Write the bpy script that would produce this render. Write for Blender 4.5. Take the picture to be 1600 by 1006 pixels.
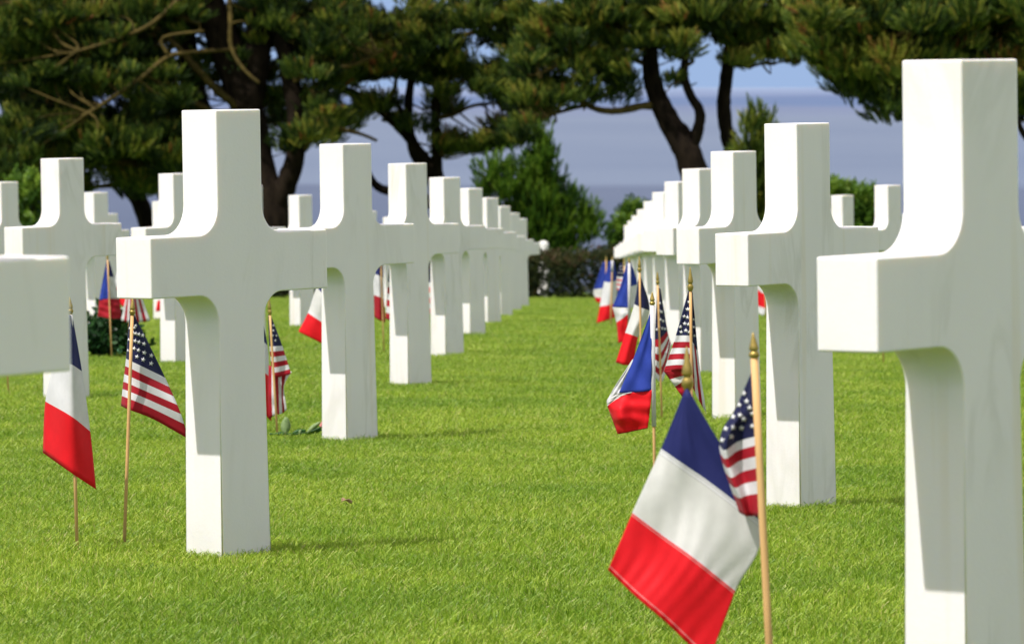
import bpy, bmesh, math, random
import numpy as np
from mathutils import Vector, Matrix
random.seed(7); rng = np.random.default_rng(11)
sc = bpy.context.scene
for o in list(bpy.data.objects): bpy.data.objects.remove(o)
COL = sc.collection

# ------------------------------------------------------------------ camera
F_PX, HC, PITCH, PHI = 7729.0, 0.968, 0.048352, 0.91673
cam = bpy.data.objects.new("camera", bpy.data.cameras.new("camera")); COL.objects.link(cam)
cam.location = (0, 0, HC); cam.rotation_euler = (math.pi/2 - PITCH, 0, 0)
cam.data.sensor_width = 36; cam.data.lens = F_PX/1600*36
cam.data.clip_start = 0.1; cam.data.clip_end = 90000
cam.data.dof.use_dof = True; cam.data.dof.focus_distance = 13.9; cam.data.dof.aperture_fstop = 13.5
sc.camera = cam
# ------------------------------------------------------------------ world, sun, exposure
SUN_H = Vector((-0.734, -0.679)).normalized(); ELEV = math.radians(57.6)
w = bpy.data.worlds.new("World"); sc.world = w; w.use_nodes = True
nt = w.node_tree; bg = nt.nodes["Background"]
sky = nt.nodes.new("ShaderNodeTexSky"); sky.sky_type = 'NISHITA'; sky.sun_disc = False
sky.sun_elevation = ELEV; sky.sun_rotation = math.atan2(SUN_H.x, SUN_H.y)
sky.altitude = 0; sky.air_density = 0.7; sky.dust_density = 0.0; sky.ozone_density = 1.5
bg.inputs[1].default_value = 0.09
def build_sky():
    # unseen broken cloud added for fill light, a band of blue haze low over the sea
    N, L = nt.nodes, nt.links
    tc = N.new("ShaderNodeTexCoord"); sp = N.new("ShaderNodeSeparateXYZ"); L.new(tc.outputs['Generated'], sp.inputs[0])
    mp = N.new("ShaderNodeMapping"); mp.inputs['Scale'].default_value = (1, 1, 2.2); L.new(tc.outputs['Generated'], mp.inputs[0])
    nz = N.new("ShaderNodeTexNoise"); nz.inputs['Scale'].default_value = 2.6; nz.inputs['Detail'].default_value = 7; nz.inputs['Roughness'].default_value = .58; L.new(mp.outputs[0], nz.inputs['Vector'])
    cr_ = N.new("ShaderNodeMapRange"); cr_.interpolation_type = 'SMOOTHSTEP'; cr_.inputs[1].default_value = .40; cr_.inputs[2].default_value = .60; L.new(nz.outputs['Fac'], cr_.inputs[0])
    el = N.new("ShaderNodeMapRange"); el.interpolation_type = 'SMOOTHSTEP'; el.inputs[1].default_value = .06; el.inputs[2].default_value = .30; L.new(sp.outputs[2], el.inputs[0])
    mu = N.new("ShaderNodeMath"); mu.operation = 'MULTIPLY'; L.new(cr_.outputs[0], mu.inputs[0]); L.new(el.outputs[0], mu.inputs[1])
    mx = N.new("ShaderNodeMix"); mx.data_type = 'RGBA'; L.new(mu.outputs[0], mx.inputs[0]); L.new(sky.outputs[0], mx.inputs[6]); mx.inputs[7].default_value = (CLOUD_FILL*1.0, CLOUD_FILL*.915, CLOUD_FILL*.80, 1)
    hz = N.new("ShaderNodeMapRange"); hz.interpolation_type = 'SMOOTHSTEP'; hz.inputs[1].default_value = .14; hz.inputs[2].default_value = .02; L.new(sp.outputs[2], hz.inputs[0])
    m2 = N.new("ShaderNodeMix"); m2.data_type = 'RGBA'; L.new(hz.outputs[0], m2.inputs[0]); L.new(mx.outputs[2], m2.inputs[6]); m2.inputs[7].default_value = (2.45, 3.45, 5.4, 1)
    L.new(m2.outputs[2], bg.inputs[0])
CLOUD_FILL = 11.0
build_sky()
sun = bpy.data.objects.new("sun", bpy.data.lights.new("sun", 'SUN')); COL.objects.link(sun)
sun.data.energy = 3.35; sun.data.angle = math.radians(0.53); sun.data.color = (1.0, 0.955, 0.915)
sd = Vector((SUN_H.x*math.cos(ELEV), SUN_H.y*math.cos(ELEV), math.sin(ELEV)))
sun.rotation_euler = sd.to_track_quat('Z', 'Y').to_euler(); sun.location = (-20, -20, 30)
sc.view_settings.view_transform = 'Standard'; sc.view_settings.look = 'None'
sc.view_settings.gamma = 1; sc.view_settings.exposure = 0.64
sc.cycles.max_bounces = 8; sc.cycles.diffuse_bounces = 4; sc.cycles.transparent_max_bounces = 8
sc.cycles.use_denoising = True
try: sc.cycles.denoiser = 'OPENIMAGEDENOISE'
except Exception: pass

# ------------------------------------------------------------------ geometry helpers
def ground(y):
    """height of the lawn at distance y (it rolls gently down to the sea)"""
    y = float(y)
    if y < 0: return -0.0207*y
    if y <= 52: return -0.020711*y - 0.00016179*y*y
    z = -0.020711*52 - 0.00016179*52*52; s = 0.020711 + 2*0.00016179*52
    return z - s*(y-52)
def at(x, y, Y):
    """the point at distance Y that the photograph shows at pixel x, y"""
    c, s = math.cos(PITCH), math.sin(PITCH); u = -(y-503)/F_PX
    rx, ry, rz = (x-800)/F_PX, c+u*s, u*c-s
    return Vector((rx*Y/ry, Y, HC + rz*Y/ry))
def tag(o, label=None, cat=None, group=None, kind=None):
    if label: o['label'] = label
    if cat: o['category'] = cat
    if group: o['group'] = group
    if kind: o['kind'] = kind
    return o
def empty(name, loc=(0, 0, 0)):
    o = bpy.data.objects.new(name, None); COL.objects.link(o); o.location = loc; o.empty_display_size = .1
    return o
def link(name, me, mats, parent=None, smooth=False):
    o = bpy.data.objects.new(name, me); COL.objects.link(o)
    for m in (mats if isinstance(mats, (list, tuple)) else [mats]): me.materials.append(m)
    if parent: o.parent = parent
    if smooth: me.polygons.foreach_set('use_smooth', [True]*len(me.polygons))
    return o
def mesh_np(name, V, Fc, attrs=None, mi=None):
    """V (n,3), Fc (m,k) all faces k-gons"""
    me = bpy.data.meshes.new(name); V = np.asarray(V, np.float32); Fc = np.asarray(Fc, np.int32); k = Fc.shape[1]
    me.vertices.add(len(V)); me.vertices.foreach_set('co', V.ravel())
    me.loops.add(Fc.size); me.loops.foreach_set('vertex_index', Fc.ravel())
    me.polygons.add(len(Fc)); me.polygons.foreach_set('loop_start', np.arange(0, Fc.size, k, dtype=np.int32))
    try: me.polygons.foreach_set('loop_total', np.full(len(Fc), k, np.int32))
    except Exception: pass
    if mi is not None: me.polygons.foreach_set('material_index', np.asarray(mi, np.int32))
    for n, a in (attrs or {}).items():
        at_ = me.attributes.new(n, 'FLOAT', 'POINT'); at_.data.foreach_set('value', np.asarray(a, np.float32))
    me.update(calc_edges=True); me.validate()
    return me
class Tube:
    """collects tapered tubes along polylines into one mesh"""
    def __init__(s): s.V = []; s.F = []; s.n = 0
    def add(s, pts, rad, seg=8, rough=0.0, sub=1, cap=True):
        pts = [np.array(p, float) for p in pts]; rad = list(rad)
        if sub > 1 and len(pts) > 2:
            P, R = [], []
            for i in range(len(pts)-1):
                p0 = pts[max(i-1, 0)]; p1 = pts[i]; p2 = pts[i+1]; p3 = pts[min(i+2, len(pts)-1)]
                for k in range(sub):
                    t = k/sub
                    P.append(.5*((2*p1)+(-p0+p2)*t+(2*p0-5*p1+4*p2-p3)*t*t+(-p0+3*p1-3*p2+p3)*t**3)); R.append(rad[i]*(1-t)+rad[i+1]*t)
            P.append(pts[-1]); R.append(rad[-1]); pts, rad = P, R
        up = np.array([0.31, 0.9, 0.2]); base = s.n
        for i, p in enumerate(pts):
            d = pts[min(i+1, len(pts)-1)] - pts[max(i-1, 0)]; d /= (np.linalg.norm(d)+1e-9)
            a = np.cross(d, up); a /= (np.linalg.norm(a)+1e-9); b = np.cross(d, a)
            for k in range(seg):
                th = 2*math.pi*k/seg; r = rad[i]*(1+rough*random.uniform(-1, 1))
                s.V.append(p + r*(math.cos(th)*a+math.sin(th)*b))
        for i in range(len(pts)-1):
            for k in range(seg):
                s.F.append((base+i*seg+k, base+i*seg+(k+1) % seg, base+(i+1)*seg+(k+1) % seg, base+(i+1)*seg+k))
        s.n += len(pts)*seg
        if cap:
            for e in (0, len(pts)-1):
                s.V.append(pts[e]); c = s.n; s.n += 1
                for k in range(seg):
                    q0, q1 = base+e*seg+k, base+e*seg+(k+1) % seg
                    s.F.append((c, q1, q0, q0) if e == 0 else (c, q0, q1, q1))
    def mesh(s, name):
        me = bpy.data.meshes.new(name)
        me.from_pydata([tuple(v) for v in s.V], [], [tuple(dict.fromkeys(f)) for f in s.F]); me.update()
        return me
def lathe(prof, seg=20):
    """prof list of (r, z)"""
    V, Fc = [], []
    for r, z in prof:
        for k in range(seg):
            t = 2*math.pi*k/seg; V.append((r*math.cos(t), r*math.sin(t), z))
    for i in range(len(prof)-1):
        for k in range(seg):
            Fc.append((i*seg+k, i*seg+(k+1) % seg, (i+1)*seg+(k+1) % seg, (i+1)*seg+k))
    me = bpy.data.meshes.new('lathe'); me.from_pydata(V, [], Fc); me.update(); return me

# ------------------------------------------------------------------ materials
def mat(name):
    m = bpy.data.materials.new(name); m.use_nodes = True
    n = m.node_tree.nodes; l = m.node_tree.links
    return m, n, l, n["Principled BSDF"]
def ramp(n, stops, interp='LINEAR'):
    r = n.new("ShaderNodeValToRGB"); e = r.color_ramp.elements; r.color_ramp.interpolation = interp
    while len(e) < len(stops): e.new(0.5)
    for i, (p, c) in enumerate(stops): e[i].position = p; e[i].color = (*c, 1)
    return r
def mixc(n, l, fac, a, b, mode='MIX'):
    m = n.new("ShaderNodeMix"); m.data_type = 'RGBA'; m.blend_type = mode
    for sock, v in ((m.inputs[0], fac), (m.inputs[6], a), (m.inputs[7], b)):
        if hasattr(v, 'is_linked') or hasattr(v, 'links'): l.new(v, sock)
        elif isinstance(v, (int, float)): sock.default_value = v
        else: sock.default_value = (*v, 1)
    return m.outputs[2]
def noise(n, l, scale, detail=4, rough=.5, vec=None, dist=0):
    t = n.new("ShaderNodeTexNoise"); t.inputs['Scale'].default_value = scale; t.inputs['Detail'].default_value = detail
    t.inputs['Roughness'].default_value = rough; t.inputs['Distortion'].default_value = dist
    if vec is not None: l.new(vec, t.inputs['Vector'])
    return t.outputs['Fac']

def m_marble():
    m, n, l, p = mat("white_marble")
    tc = n.new("ShaderNodeTexCoord"); oi = n.new("ShaderNodeObjectInfo")
    ad = n.new("ShaderNodeVectorMath"); ad.operation = 'MULTIPLY_ADD'
    cb = n.new("ShaderNodeCombineXYZ")
    for i in range(3): l.new(oi.outputs['Random'], cb.inputs[i])
    l.new(cb.outputs[0], ad.inputs[0]); ad.inputs[1].default_value = (37, 91, 53); l.new(tc.outputs['Object'], ad.inputs[2])
    mp = n.new("ShaderNodeMapping"); mp.inputs['Scale'].default_value = (1.0, 1.0, .22); mp.inputs['Rotation'].default_value = (.15, .25, 0)
    l.new(ad.outputs[0], mp.inputs[0])
    cloud = noise(n, l, 5, 5, .55, mp.outputs[0], .4)
    vein = noise(n, l, 4.2, 6, .55, mp.outputs[0], 1.1)
    vr = ramp(n, [(.455, (0, 0, 0)), (.50, (1, 1, 1)), (.545, (0, 0, 0))]); l.new(vein, vr.inputs[0])
    mask = noise(n, l, 2.2, 2, .5, ad.outputs[0]); mr = ramp(n, [(.44, (0, 0, 0)), (.66, (1, 1, 1))]); l.new(mask, mr.inputs[0])
    mu = n.new("ShaderNodeMath"); mu.operation = 'MULTIPLY'; l.new(vr.outputs[0], mu.inputs[0]); l.new(mr.outputs[0], mu.inputs[1])
    mu2 = n.new("ShaderNodeMath"); mu2.operation = 'MULTIPLY'; l.new(mu.outputs[0], mu2.inputs[0]); mu2.inputs[1].default_value = .42
    c1 = mixc(n, l, cloud, (.765, .735, .725), (.875, .835, .81))
    c2 = mixc(n, l, mu2.outputs[0], c1, (.56, .535, .47))
    mp2 = n.new("ShaderNodeMapping"); mp2.inputs['Scale'].default_value = (17, 17, .55); l.new(ad.outputs[0], mp2.inputs[0])
    sk = noise(n, l, 1.0, 3, .5, mp2.outputs[0], .15); sr = ramp(n, [(.62, (0, 0, 0)), (.72, (.32, .32, .32))]); l.new(sk, sr.inputs[0])
    c2 = mixc(n, l, sr.outputs[0], c2, (.72, .63, .47))
    # faint grey weathering low on the stone
    sx = n.new("ShaderNodeSeparateXYZ"); l.new(tc.outputs['Object'], sx.inputs[0])
    lo = n.new("ShaderNodeMapRange"); lo.inputs[1].default_value = .22; lo.inputs[2].default_value = 0.0; l.new(sx.outputs[2], lo.inputs[0])
    st = noise(n, l, 14, 5, .65, ad.outputs[0]); mm = n.new("ShaderNodeMath"); mm.operation = 'MULTIPLY'
    l.new(lo.outputs[0], mm.inputs[0]); l.new(st, mm.inputs[1]); m3 = n.new("ShaderNodeMath"); m3.operation = 'MULTIPLY'; l.new(mm.outputs[0], m3.inputs[0]); m3.inputs[1].default_value = .45
    c3 = mixc(n, l, m3.outputs[0], c2, (.60, .60, .50))
    l.new(c3, p.inputs['Base Color'])
    p.inputs['Roughness'].default_value = .5
    p.inputs['Subsurface Weight'].default_value = .35; p.inputs['Subsurface Radius'].default_value = (1.0, .8, .45); p.inputs['Subsurface Scale'].default_value = .018
    p.inputs['Specular IOR Level'].default_value = .3
    bp = n.new("ShaderNodeBump"); bp.inputs['Strength'].default_value = .06; bp.inputs['Distance'].default_value = .01
    l.new(noise(n, l, 120, 3, .6, tc.outputs['Object']), bp.inputs['Height']); l.new(bp.outputs[0], p.inputs['Normal'])
    return m
def m_cloth(name, col, trans=.35, rough=.6):
    m, n, l, p = mat(name)
    tc = n.new("ShaderNodeTexCoord"); nz = noise(n, l, 30, 3, .6, tc.outputs['Object'])
    c = mixc(n, l, nz, tuple(x*.88 for x in col), tuple(min(1, x*1.08) for x in col)); l.new(c, p.inputs['Base Color'])
    p.inputs['Roughness'].default_value = rough; p.inputs['Sheen Weight'].default_value = .04; p.inputs['Specular IOR Level'].default_value = .25
    tr = n.new("ShaderNodeBsdfTranslucent"); l.new(c, tr.inputs[0])
    mx = n.new("ShaderNodeMixShader"); mx.inputs[0].default_value = trans
    l.new(p.outputs[0], mx.inputs[1]); l.new(tr.outputs[0], mx.inputs[2]); l.new(mx.outputs[0], n["Material Output"].inputs[0])
    wv = n.new("ShaderNodeBump"); wv.inputs['Strength'].default_value = .17; wv.inputs['Distance'].default_value = .004
    l.new(noise(n, l, 22, 4, .6, tc.outputs['Object'], 1.0), wv.inputs['Height']); l.new(wv.outputs[0], p.inputs['Normal'])
    return m
def m_simple(name, c0, c1, scale=10, rough=.7, metallic=0, bump=.2, stretch=(1, 1, 1), spec=.3):
    m, n, l, p = mat(name)
    tc = n.new("ShaderNodeTexCoord"); mp = n.new("ShaderNodeMapping"); mp.inputs['Scale'].default_value = stretch; l.new(tc.outputs['Object'], mp.inputs[0])
    nz = noise(n, l, scale, 5, .6, mp.outputs[0]); r = ramp(n, [(.3, c0), (.7, c1)]); l.new(nz, r.inputs[0]); l.new(r.outputs[0], p.inputs['Base Color'])
    p.inputs['Roughness'].default_value = rough; p.inputs['Metallic'].default_value = metallic; p.inputs['Specular IOR Level'].default_value = spec
    b = n.new("ShaderNodeBump"); b.inputs['Strength'].default_value = bump; b.inputs['Distance'].default_value = .02; l.new(nz, b.inputs['Height']); l.new(b.outputs[0], p.inputs['Normal'])
    return m
def m_leaf(name, stops, trans=.3, rough=.55, pos_noise=None):
    """colour by the 'tint' attribute of each leaf or needle"""
    m, n, l, p = mat(name)
    a = n.new("ShaderNodeAttribute"); a.attribute_name = 'tint'
    r = ramp(n, stops); l.new(a.outputs['Fac'], r.inputs[0]); col = r.outputs[0]
    if pos_noise:
        g = n.new("ShaderNodeNewGeometry"); s0, ca, cb_ = pos_noise
        k = noise(n, l, s0, 4, .6, g.outputs['Position']); rr = ramp(n, [(.35, ca), (.65, cb_)]); l.new(k, rr.inputs[0])
        col = mixc(n, l, 1.0, col, rr.outputs[0], 'MULTIPLY')
    l.new(col, p.inputs['Base Color']); p.inputs['Roughness'].default_value = rough; p.inputs['Specular IOR Level'].default_value = .25
    tr = n.new("ShaderNodeBsdfTranslucent"); l.new(col, tr.inputs[0])
    mx = n.new("ShaderNodeMixShader"); mx.inputs[0].default_value = trans
    l.new(p.outputs[0], mx.inputs[1]); l.new(tr.outputs[0], mx.inputs[2]); l.new(mx.outputs[0], n["Material Output"].inputs[0])
    return m
MARBLE = m_marble()
BLUE = m_cloth("blue_cloth", (.035, .07, .42)); NAVY = m_cloth("navy_cloth", (.012, .014, .062), .12)
DBLUE = m_cloth("deep_blue_cloth", (.017, .022, .13), .2)
WHITE = m_cloth("white_cloth", (.80, .79, .80), .3); RED = m_cloth("red_cloth", (.86, .012, .022), .35)
CRIMSON = m_cloth("crimson_cloth", (.45, .012, .026), .25); STAR = m_cloth("star_white", (.80, .80, .80), .1)
SEAM = m_cloth("stitched_seam", (.45, .44, .42), .2); CREAM = m_cloth("cream_cloth", (.74, .73, .70), .25)
PINKSEAM = m_cloth("pink_seam", (.80, .30, .30), .3)
WOOD = m_simple("pale_wood", (.58, .33, .13), (.74, .46, .20), 40, .6, 0, .15, (1, 1, .06))
GOLD = m_simple("gold_paint", (.34, .24, .06), (.50, .37, .11), 60, .38, .75, .1)
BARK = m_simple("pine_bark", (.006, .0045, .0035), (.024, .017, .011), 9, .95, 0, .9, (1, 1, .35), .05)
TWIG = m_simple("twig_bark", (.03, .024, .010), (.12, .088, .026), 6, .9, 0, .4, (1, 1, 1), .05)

# ------------------------------------------------------------------ setting: lawn, sea
def build_ground():
    ys = list(np.arange(-40, 0, 8.0))+list(np.arange(0, 52, 1.0))+list(np.arange(52, 116, 4.0))
    xs = np.linspace(-140, 140, 57)
    V, Fc = [], []
    prof = [(y, ground(y)-.020) for y in ys]
    z0 = prof[-1][1]; y0 = ys[-1]
    prof += [(y0+5, z0-1.2), (y0+10, z0-5), (y0+18, z0-16), (y0+30, z0-34), (y0+45, -49)]
    for y, z in prof:
        for x in xs:
            V.append((x, y, z))
    nx = len(xs)
    for j in range(len(prof)-1):
        for i in range(nx-1):
            Fc.append((j*nx+i, j*nx+i+1, (j+1)*nx+i+1, (j+1)*nx+i))
    me = mesh_np('lawn', V, Fc)
    m, n, l, p = mat("lawn_soil")
    g = n.new("ShaderNodeNewGeometry")
    a = noise(n, l, 1.3, 5, .6, g.outputs['Position']); b = noise(n, l, 55, 4, .7, g.outputs['Position'])
    r1 = ramp(n, [(.3, (.125, .215, .014)), (.7, (.20, .29, .024))]); l.new(a, r1.inputs[0])
    r2 = ramp(n, [(.3, (.55, .55, .5)), (.75, (1.15, 1.12, 1.0))]); l.new(b, r2.inputs[0])
    l.new(mixc(n, l, 1.0, r1.outputs[0], r2.outputs[0], 'MULTIPLY'), p.inputs['Base Color'])
    p.inputs['Roughness'].default_value = .9; p.inputs['Specular IOR Level'].default_value = .1
    bp = n.new("ShaderNodeBump"); bp.inputs['Strength'].default_value = .8; bp.inputs['Distance'].default_value = .03; l.new(b, bp.inputs['Height']); l.new(bp.outputs[0], p.inputs['Normal'])
    tag(link('lawn', me, m, smooth=True), kind='structure')
build_ground()
def build_sea():
    ys = [150, 400, 1000, 3000, 8000, 20000, 46000]
    V, Fc = [], []
    for y in ys:
        for x in (-16000, 16000): V.append((x, y, -45.0))
    for j in range(len(ys)-1): Fc.append((2*j, 2*j+1, 2*j+3, 2*j+2))
    me = mesh_np('sea', V, Fc)
    m, n, l, p = mat("sea_water")
    g = n.new("ShaderNodeNewGeometry"); sx = n.new("ShaderNodeSeparateXYZ"); l.new(g.outputs['Position'], sx.inputs[0])
    # long streaks of current: the pattern is even in log distance
    lg = n.new("ShaderNodeMath"); lg.operation = 'LOGARITHM'; lg.inputs[1].default_value = 2.718; l.new(sx.outputs[1], lg.inputs[0])
    xd = n.new("ShaderNodeMath"); xd.operation = 'MULTIPLY'; xd.inputs[1].default_value = .00035; l.new(sx.outputs[0], xd.inputs[0])
    cb = n.new("ShaderNodeCombineXYZ"); l.new(xd.outputs[0], cb.inputs[0]); l.new(lg.outputs[0], cb.inputs[1])
    k = noise(n, l, 3.2, 6, .6, cb.outputs[0], .3)
    # silty shallows, a paler middle reach and a deep blue band far out
    mr = n.new("ShaderNodeMapRange"); mr.inputs[1].default_value = 7.0; mr.inputs[2].default_value = 10.8; l.new(lg.outputs[0], mr.inputs[0])
    ka = n.new("ShaderNodeMath"); ka.operation = 'MULTIPLY_ADD'; ka.inputs[1].default_value = .10; l.new(k, ka.inputs[0]); 
    kb = n.new("ShaderNodeMath"); kb.operation = 'SUBTRACT'; l.new(mr.outputs[0], kb.inputs[0]); kb.inputs[1].default_value = .05; l.new(kb.outputs[0], ka.inputs[2])
    r0 = ramp(n, [(.0, (.078, .100, .160)), (.185, (.084, .106, .168)), (.205, (.122, .154, .226)), (.46, (.132, .164, .236)), (.55, (.122, .150, .240)), (.60, (.086, .128, .236)), (.68, (.096, .136, .244)), (.78, (.150, .190, .300)), (1, (.190, .250, .370))]); l.new(ka.outputs[0], r0.inputs[0])
    r = ramp(n, [(.35, (.94, .95, .97)), (.65, (1.06, 1.05, 1.03))]); l.new(k, r.inputs[0])
    l.new(mixc(n, l, 1.0, r0.outputs[0], r.outputs[0], 'MULTIPLY'), p.inputs['Base Color']); p.inputs['Roughness'].default_value = .75; p.inputs['Specular IOR Level'].default_value = .08
    tag(link('sea', me, m), kind='structure')
build_sea()

# ------------------------------------------------------------------ grass (stuff)
def tuft_mesh(name, nb, rad, hmin, hmax, wid, seed):
    r = np.random.default_rng(seed); V, T, Q = [], [], []
    for i in range(nb):
        d = rad*math.sqrt(r.random()); th = r.random()*6.283; bx, by = d*math.cos(th), d*math.sin(th)
        h = r.uniform(hmin, hmax); az = r.random()*6.283; ln = r.uniform(.1, .95)*h; wd = wid*r.uniform(.7, 1.2)
        dx, dy = math.cos(az), math.sin(az); px, py = -dy, dx; fa = r.uniform(-.7, .7); px, py = px*math.cos(fa)-py*math.sin(fa), px*math.sin(fa)+py*math.cos(fa)
        b = len(V)
        V += [(bx-px*wd, by-py*wd, -.01), (bx+px*wd, by+py*wd, -.01),
              (bx+dx*ln*.35-px*wd*.85, by+dy*ln*.35-py*wd*.85, h*.6), (bx+dx*ln*.35+px*wd*.85, by+dy*ln*.35+py*wd*.85, h*.6),
              (bx+dx*ln, by+dy*ln, h*.95), (bx+dx*ln, by+dy*ln, h)]
        Q += [(b, b+1, b+3, b+2), (b+2, b+3, b+5, b+4)]
        u = r.random(); t = r.uniform(.05, .82) if u < .94 else r.uniform(.85, 1.0)
        T += [t]*6
    return mesh_np(name, V, Q, {'tint': T})
GRASS = m_leaf("grass_blades", [(0, (.11, .23, .008)), (.40, (.25, .395, .026)), (.75, (.42, .56, .075)), (.88, (.50, .54, .13)), (1, (.60, .55, .25))], .42, .4,
               (1.0, (.76, .84, .75), (1.24, 1.14, 1.15)))
def build_grass():
    lib = bpy.data.collections.new("grass_tufts")
    for i in range(6):
        me = tuft_mesh('tuft', 240, .11, .012, .034, .0013, 50+i)
        me.materials.append(GRASS); o = bpy.data.objects.new('tuft', me); lib.objects.link(o)
    P, S = [], []
    y = 6.6
    while y < 92:
        dy = .5; half = .104*y + 1.7; n_m2 = 95 if y < 20 else (62 if y < 34 else 34); sc_ = 1.0 if y < 20 else (1.2 if y < 34 else 1.6)
        n = int(n_m2*dy*2*half)
        xs = rng.uniform(-half, half, n); yy = rng.uniform(y, y+dy, n)
        for a, b in zip(xs, yy):
            P.append((a, b, ground(b)-.020)); S.append(sc_*rng.uniform(.8, 1.2))
        y += dy
    for j, X, Yc in [(0, -.7678, 13.3527), (1, -.6573, 20.016), (2, -.5469, 26.68), (3, .9074, 15.469), (4, .8022, 8.6829)]:
        for k in range(26):   # longer tufts the mower missed round the stones
            t = rng.random(); sd_ = k % 4; a_, b_ = ((t-.5)*.20, -.062-.05*rng.random()) if sd_ == 0 else ((t-.5)*.2, .062+.05*rng.random()) if sd_ == 1 else (-.092-.05*rng.random(), (t-.5)*.14) if sd_ == 2 else (.092+.05*rng.random(), (t-.5)*.14)
            gx, gy = X+a_*math.cos(PHI)-b_*math.sin(PHI), Yc+a_*math.sin(PHI)+b_*math.cos(PHI)
            P.append((gx, gy, ground(gy)-.020)); S.append(rng.uniform(.8, 1.4))
    me = bpy.data.meshes.new('grass'); me.vertices.add(len(P)); me.vertices.foreach_set('co', np.array(P, np.float32).ravel())
    a = me.attributes.new('size', 'FLOAT', 'POINT'); a.data.foreach_set('value', np.array(S, np.float32))
    o = bpy.data.objects.new('grass', me); COL.objects.link(o); tag(o, 'short mown lawn grass between the crosses', 'grass', kind='stuff')
    g = bpy.data.node_groups.new('grass_scatter', 'GeometryNodeTree')
    g.interface.new_socket('Geometry', in_out='INPUT', socket_type='NodeSocketGeometry'); g.interface.new_socket('Geometry', in_out='OUTPUT', socket_type='NodeSocketGeometry')
    N, L = g.nodes, g.links
    gi, go = N.new('NodeGroupInput'), N.new('NodeGroupOutput'); ci = N.new('GeometryNodeCollectionInfo'); ci.inputs[0].default_value = lib
    ci.inputs['Separate Children'].default_value = True; ci.inputs['Reset Children'].default_value = True
    ip = N.new('GeometryNodeInstanceOnPoints'); ip.inputs['Pick Instance'].default_value = True
    rv = N.new('FunctionNodeRandomValue'); rv.data_type = 'FLOAT_VECTOR'; rv.inputs[0].default_value = (-.06, -.06, 0); rv.inputs[1].default_value = (.06, .06, 6.283)
    na = N.new('GeometryNodeInputNamedAttribute'); na.data_type = 'FLOAT'; na.inputs[0].default_value = 'size'
    L.new(gi.outputs[0], ip.inputs['Points']); L.new(ci.outputs[0], ip.inputs['Instance']); L.new(rv.outputs[0], ip.inputs['Rotation']); L.new(na.outputs[0], ip.inputs['Scale'])
    L.new(ip.outputs[0], go.inputs[0])
    md = o.modifiers.new('scatter', 'NODES'); md.node_group = g
build_grass()

# ------------------------------------------------------------------ marble crosses
CW, CD, CH, CS, AZ0, AZ1, LEAN = .183, .124, 1.2, .725, .705, .867, .01436
def cross_mesh():
    w, s, r0 = CW/2, CS/2, .078
    def arc(cx, cz, a0, a1, r=r0, k=9):
        return [(cx+r*math.cos(math.radians(a0+(a1-a0)*i/k)), cz+r*math.sin(math.radians(a0+(a1-a0)*i/k))) for i in range(k+1)]
    P = [(-w-.003, -.14), (w+.003, -.14)]
    P += arc(w+r0, AZ0-r0, 180, 90); P += [(s, AZ0), (s, AZ1)]
    P += arc(w+r0, AZ1+r0, 270, 180); P += [(w, CH), (-w, CH)]
    P += arc(-w-r0, AZ1+r0, 0, -90); P += [(-s, AZ1), (-s, AZ0)]
    P += arc(-w-r0, AZ0-r0, 90, 0)
    bm = bmesh.new()
    vs = [bm.verts.new((x, -CD/2, z)) for x, z in P]; f = bm.faces.new(vs)
    ex = bmesh.ops.extrude_face_region(bm, geom=[f]); nv = [v for v in ex['geom'] if isinstance(v, bmesh.types.BMVert)]
    bmesh.ops.translate(bm, verts=nv, vec=(0, CD, 0)); bmesh.ops.recalc_face_normals(bm, faces=bm.faces)
    ed = [e for e in bm.edges if len(e.link_faces) == 2 and e.calc_face_angle(0) > math.radians(40) and max(v.co.z for v in e.verts) > -.1]
    bmesh.ops.bevel(bm, geom=ed, offset=.0045, segments=2, profile=.6, affect='EDGES', clamp_overlap=True)
    for v in bm.verts:   # the shaft widens a little towards the ground
        if v.co.z < .60: k = 1+.07*(.60-v.co.z)/.60; v.co.x *= k; v.co.y *= k
    me = bpy.data.meshes.new('marble_cross'); bm.to_mesh(me); bm.free()
    for p_ in me.polygons: p_.use_smooth = True
    me.materials.append(MARBLE); return me
CROSS = cross_mesh()
LC, RC, STEP_L, STEP_R = (-.7678, 13.3527), (.8022, 8.6829), (.11045, 6.66355), (.10517, 6.78597)
OFF = (RC[0]-LC[0], RC[1]-LC[1])
def cross_at(col, j):
    if col == 'L': return LC[0]+j*STEP_L[0], LC[1]+j*STEP_L[1]
    if col == 'R': return RC[0]+j*STEP_R[0], RC[1]+j*STEP_R[1]
    k = {'A': -1, 'B': -2, 'C': -3, 'S': 1, 'T': 2}[col]
    if k < 0: return LC[0]+k*OFF[0]+j*STEP_L[0], LC[1]+k*OFF[1]+j*STEP_L[1]
    return RC[0]+k*OFF[0]+j*STEP_R[0], RC[1]+k*OFF[1]+j*STEP_R[1]
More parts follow.
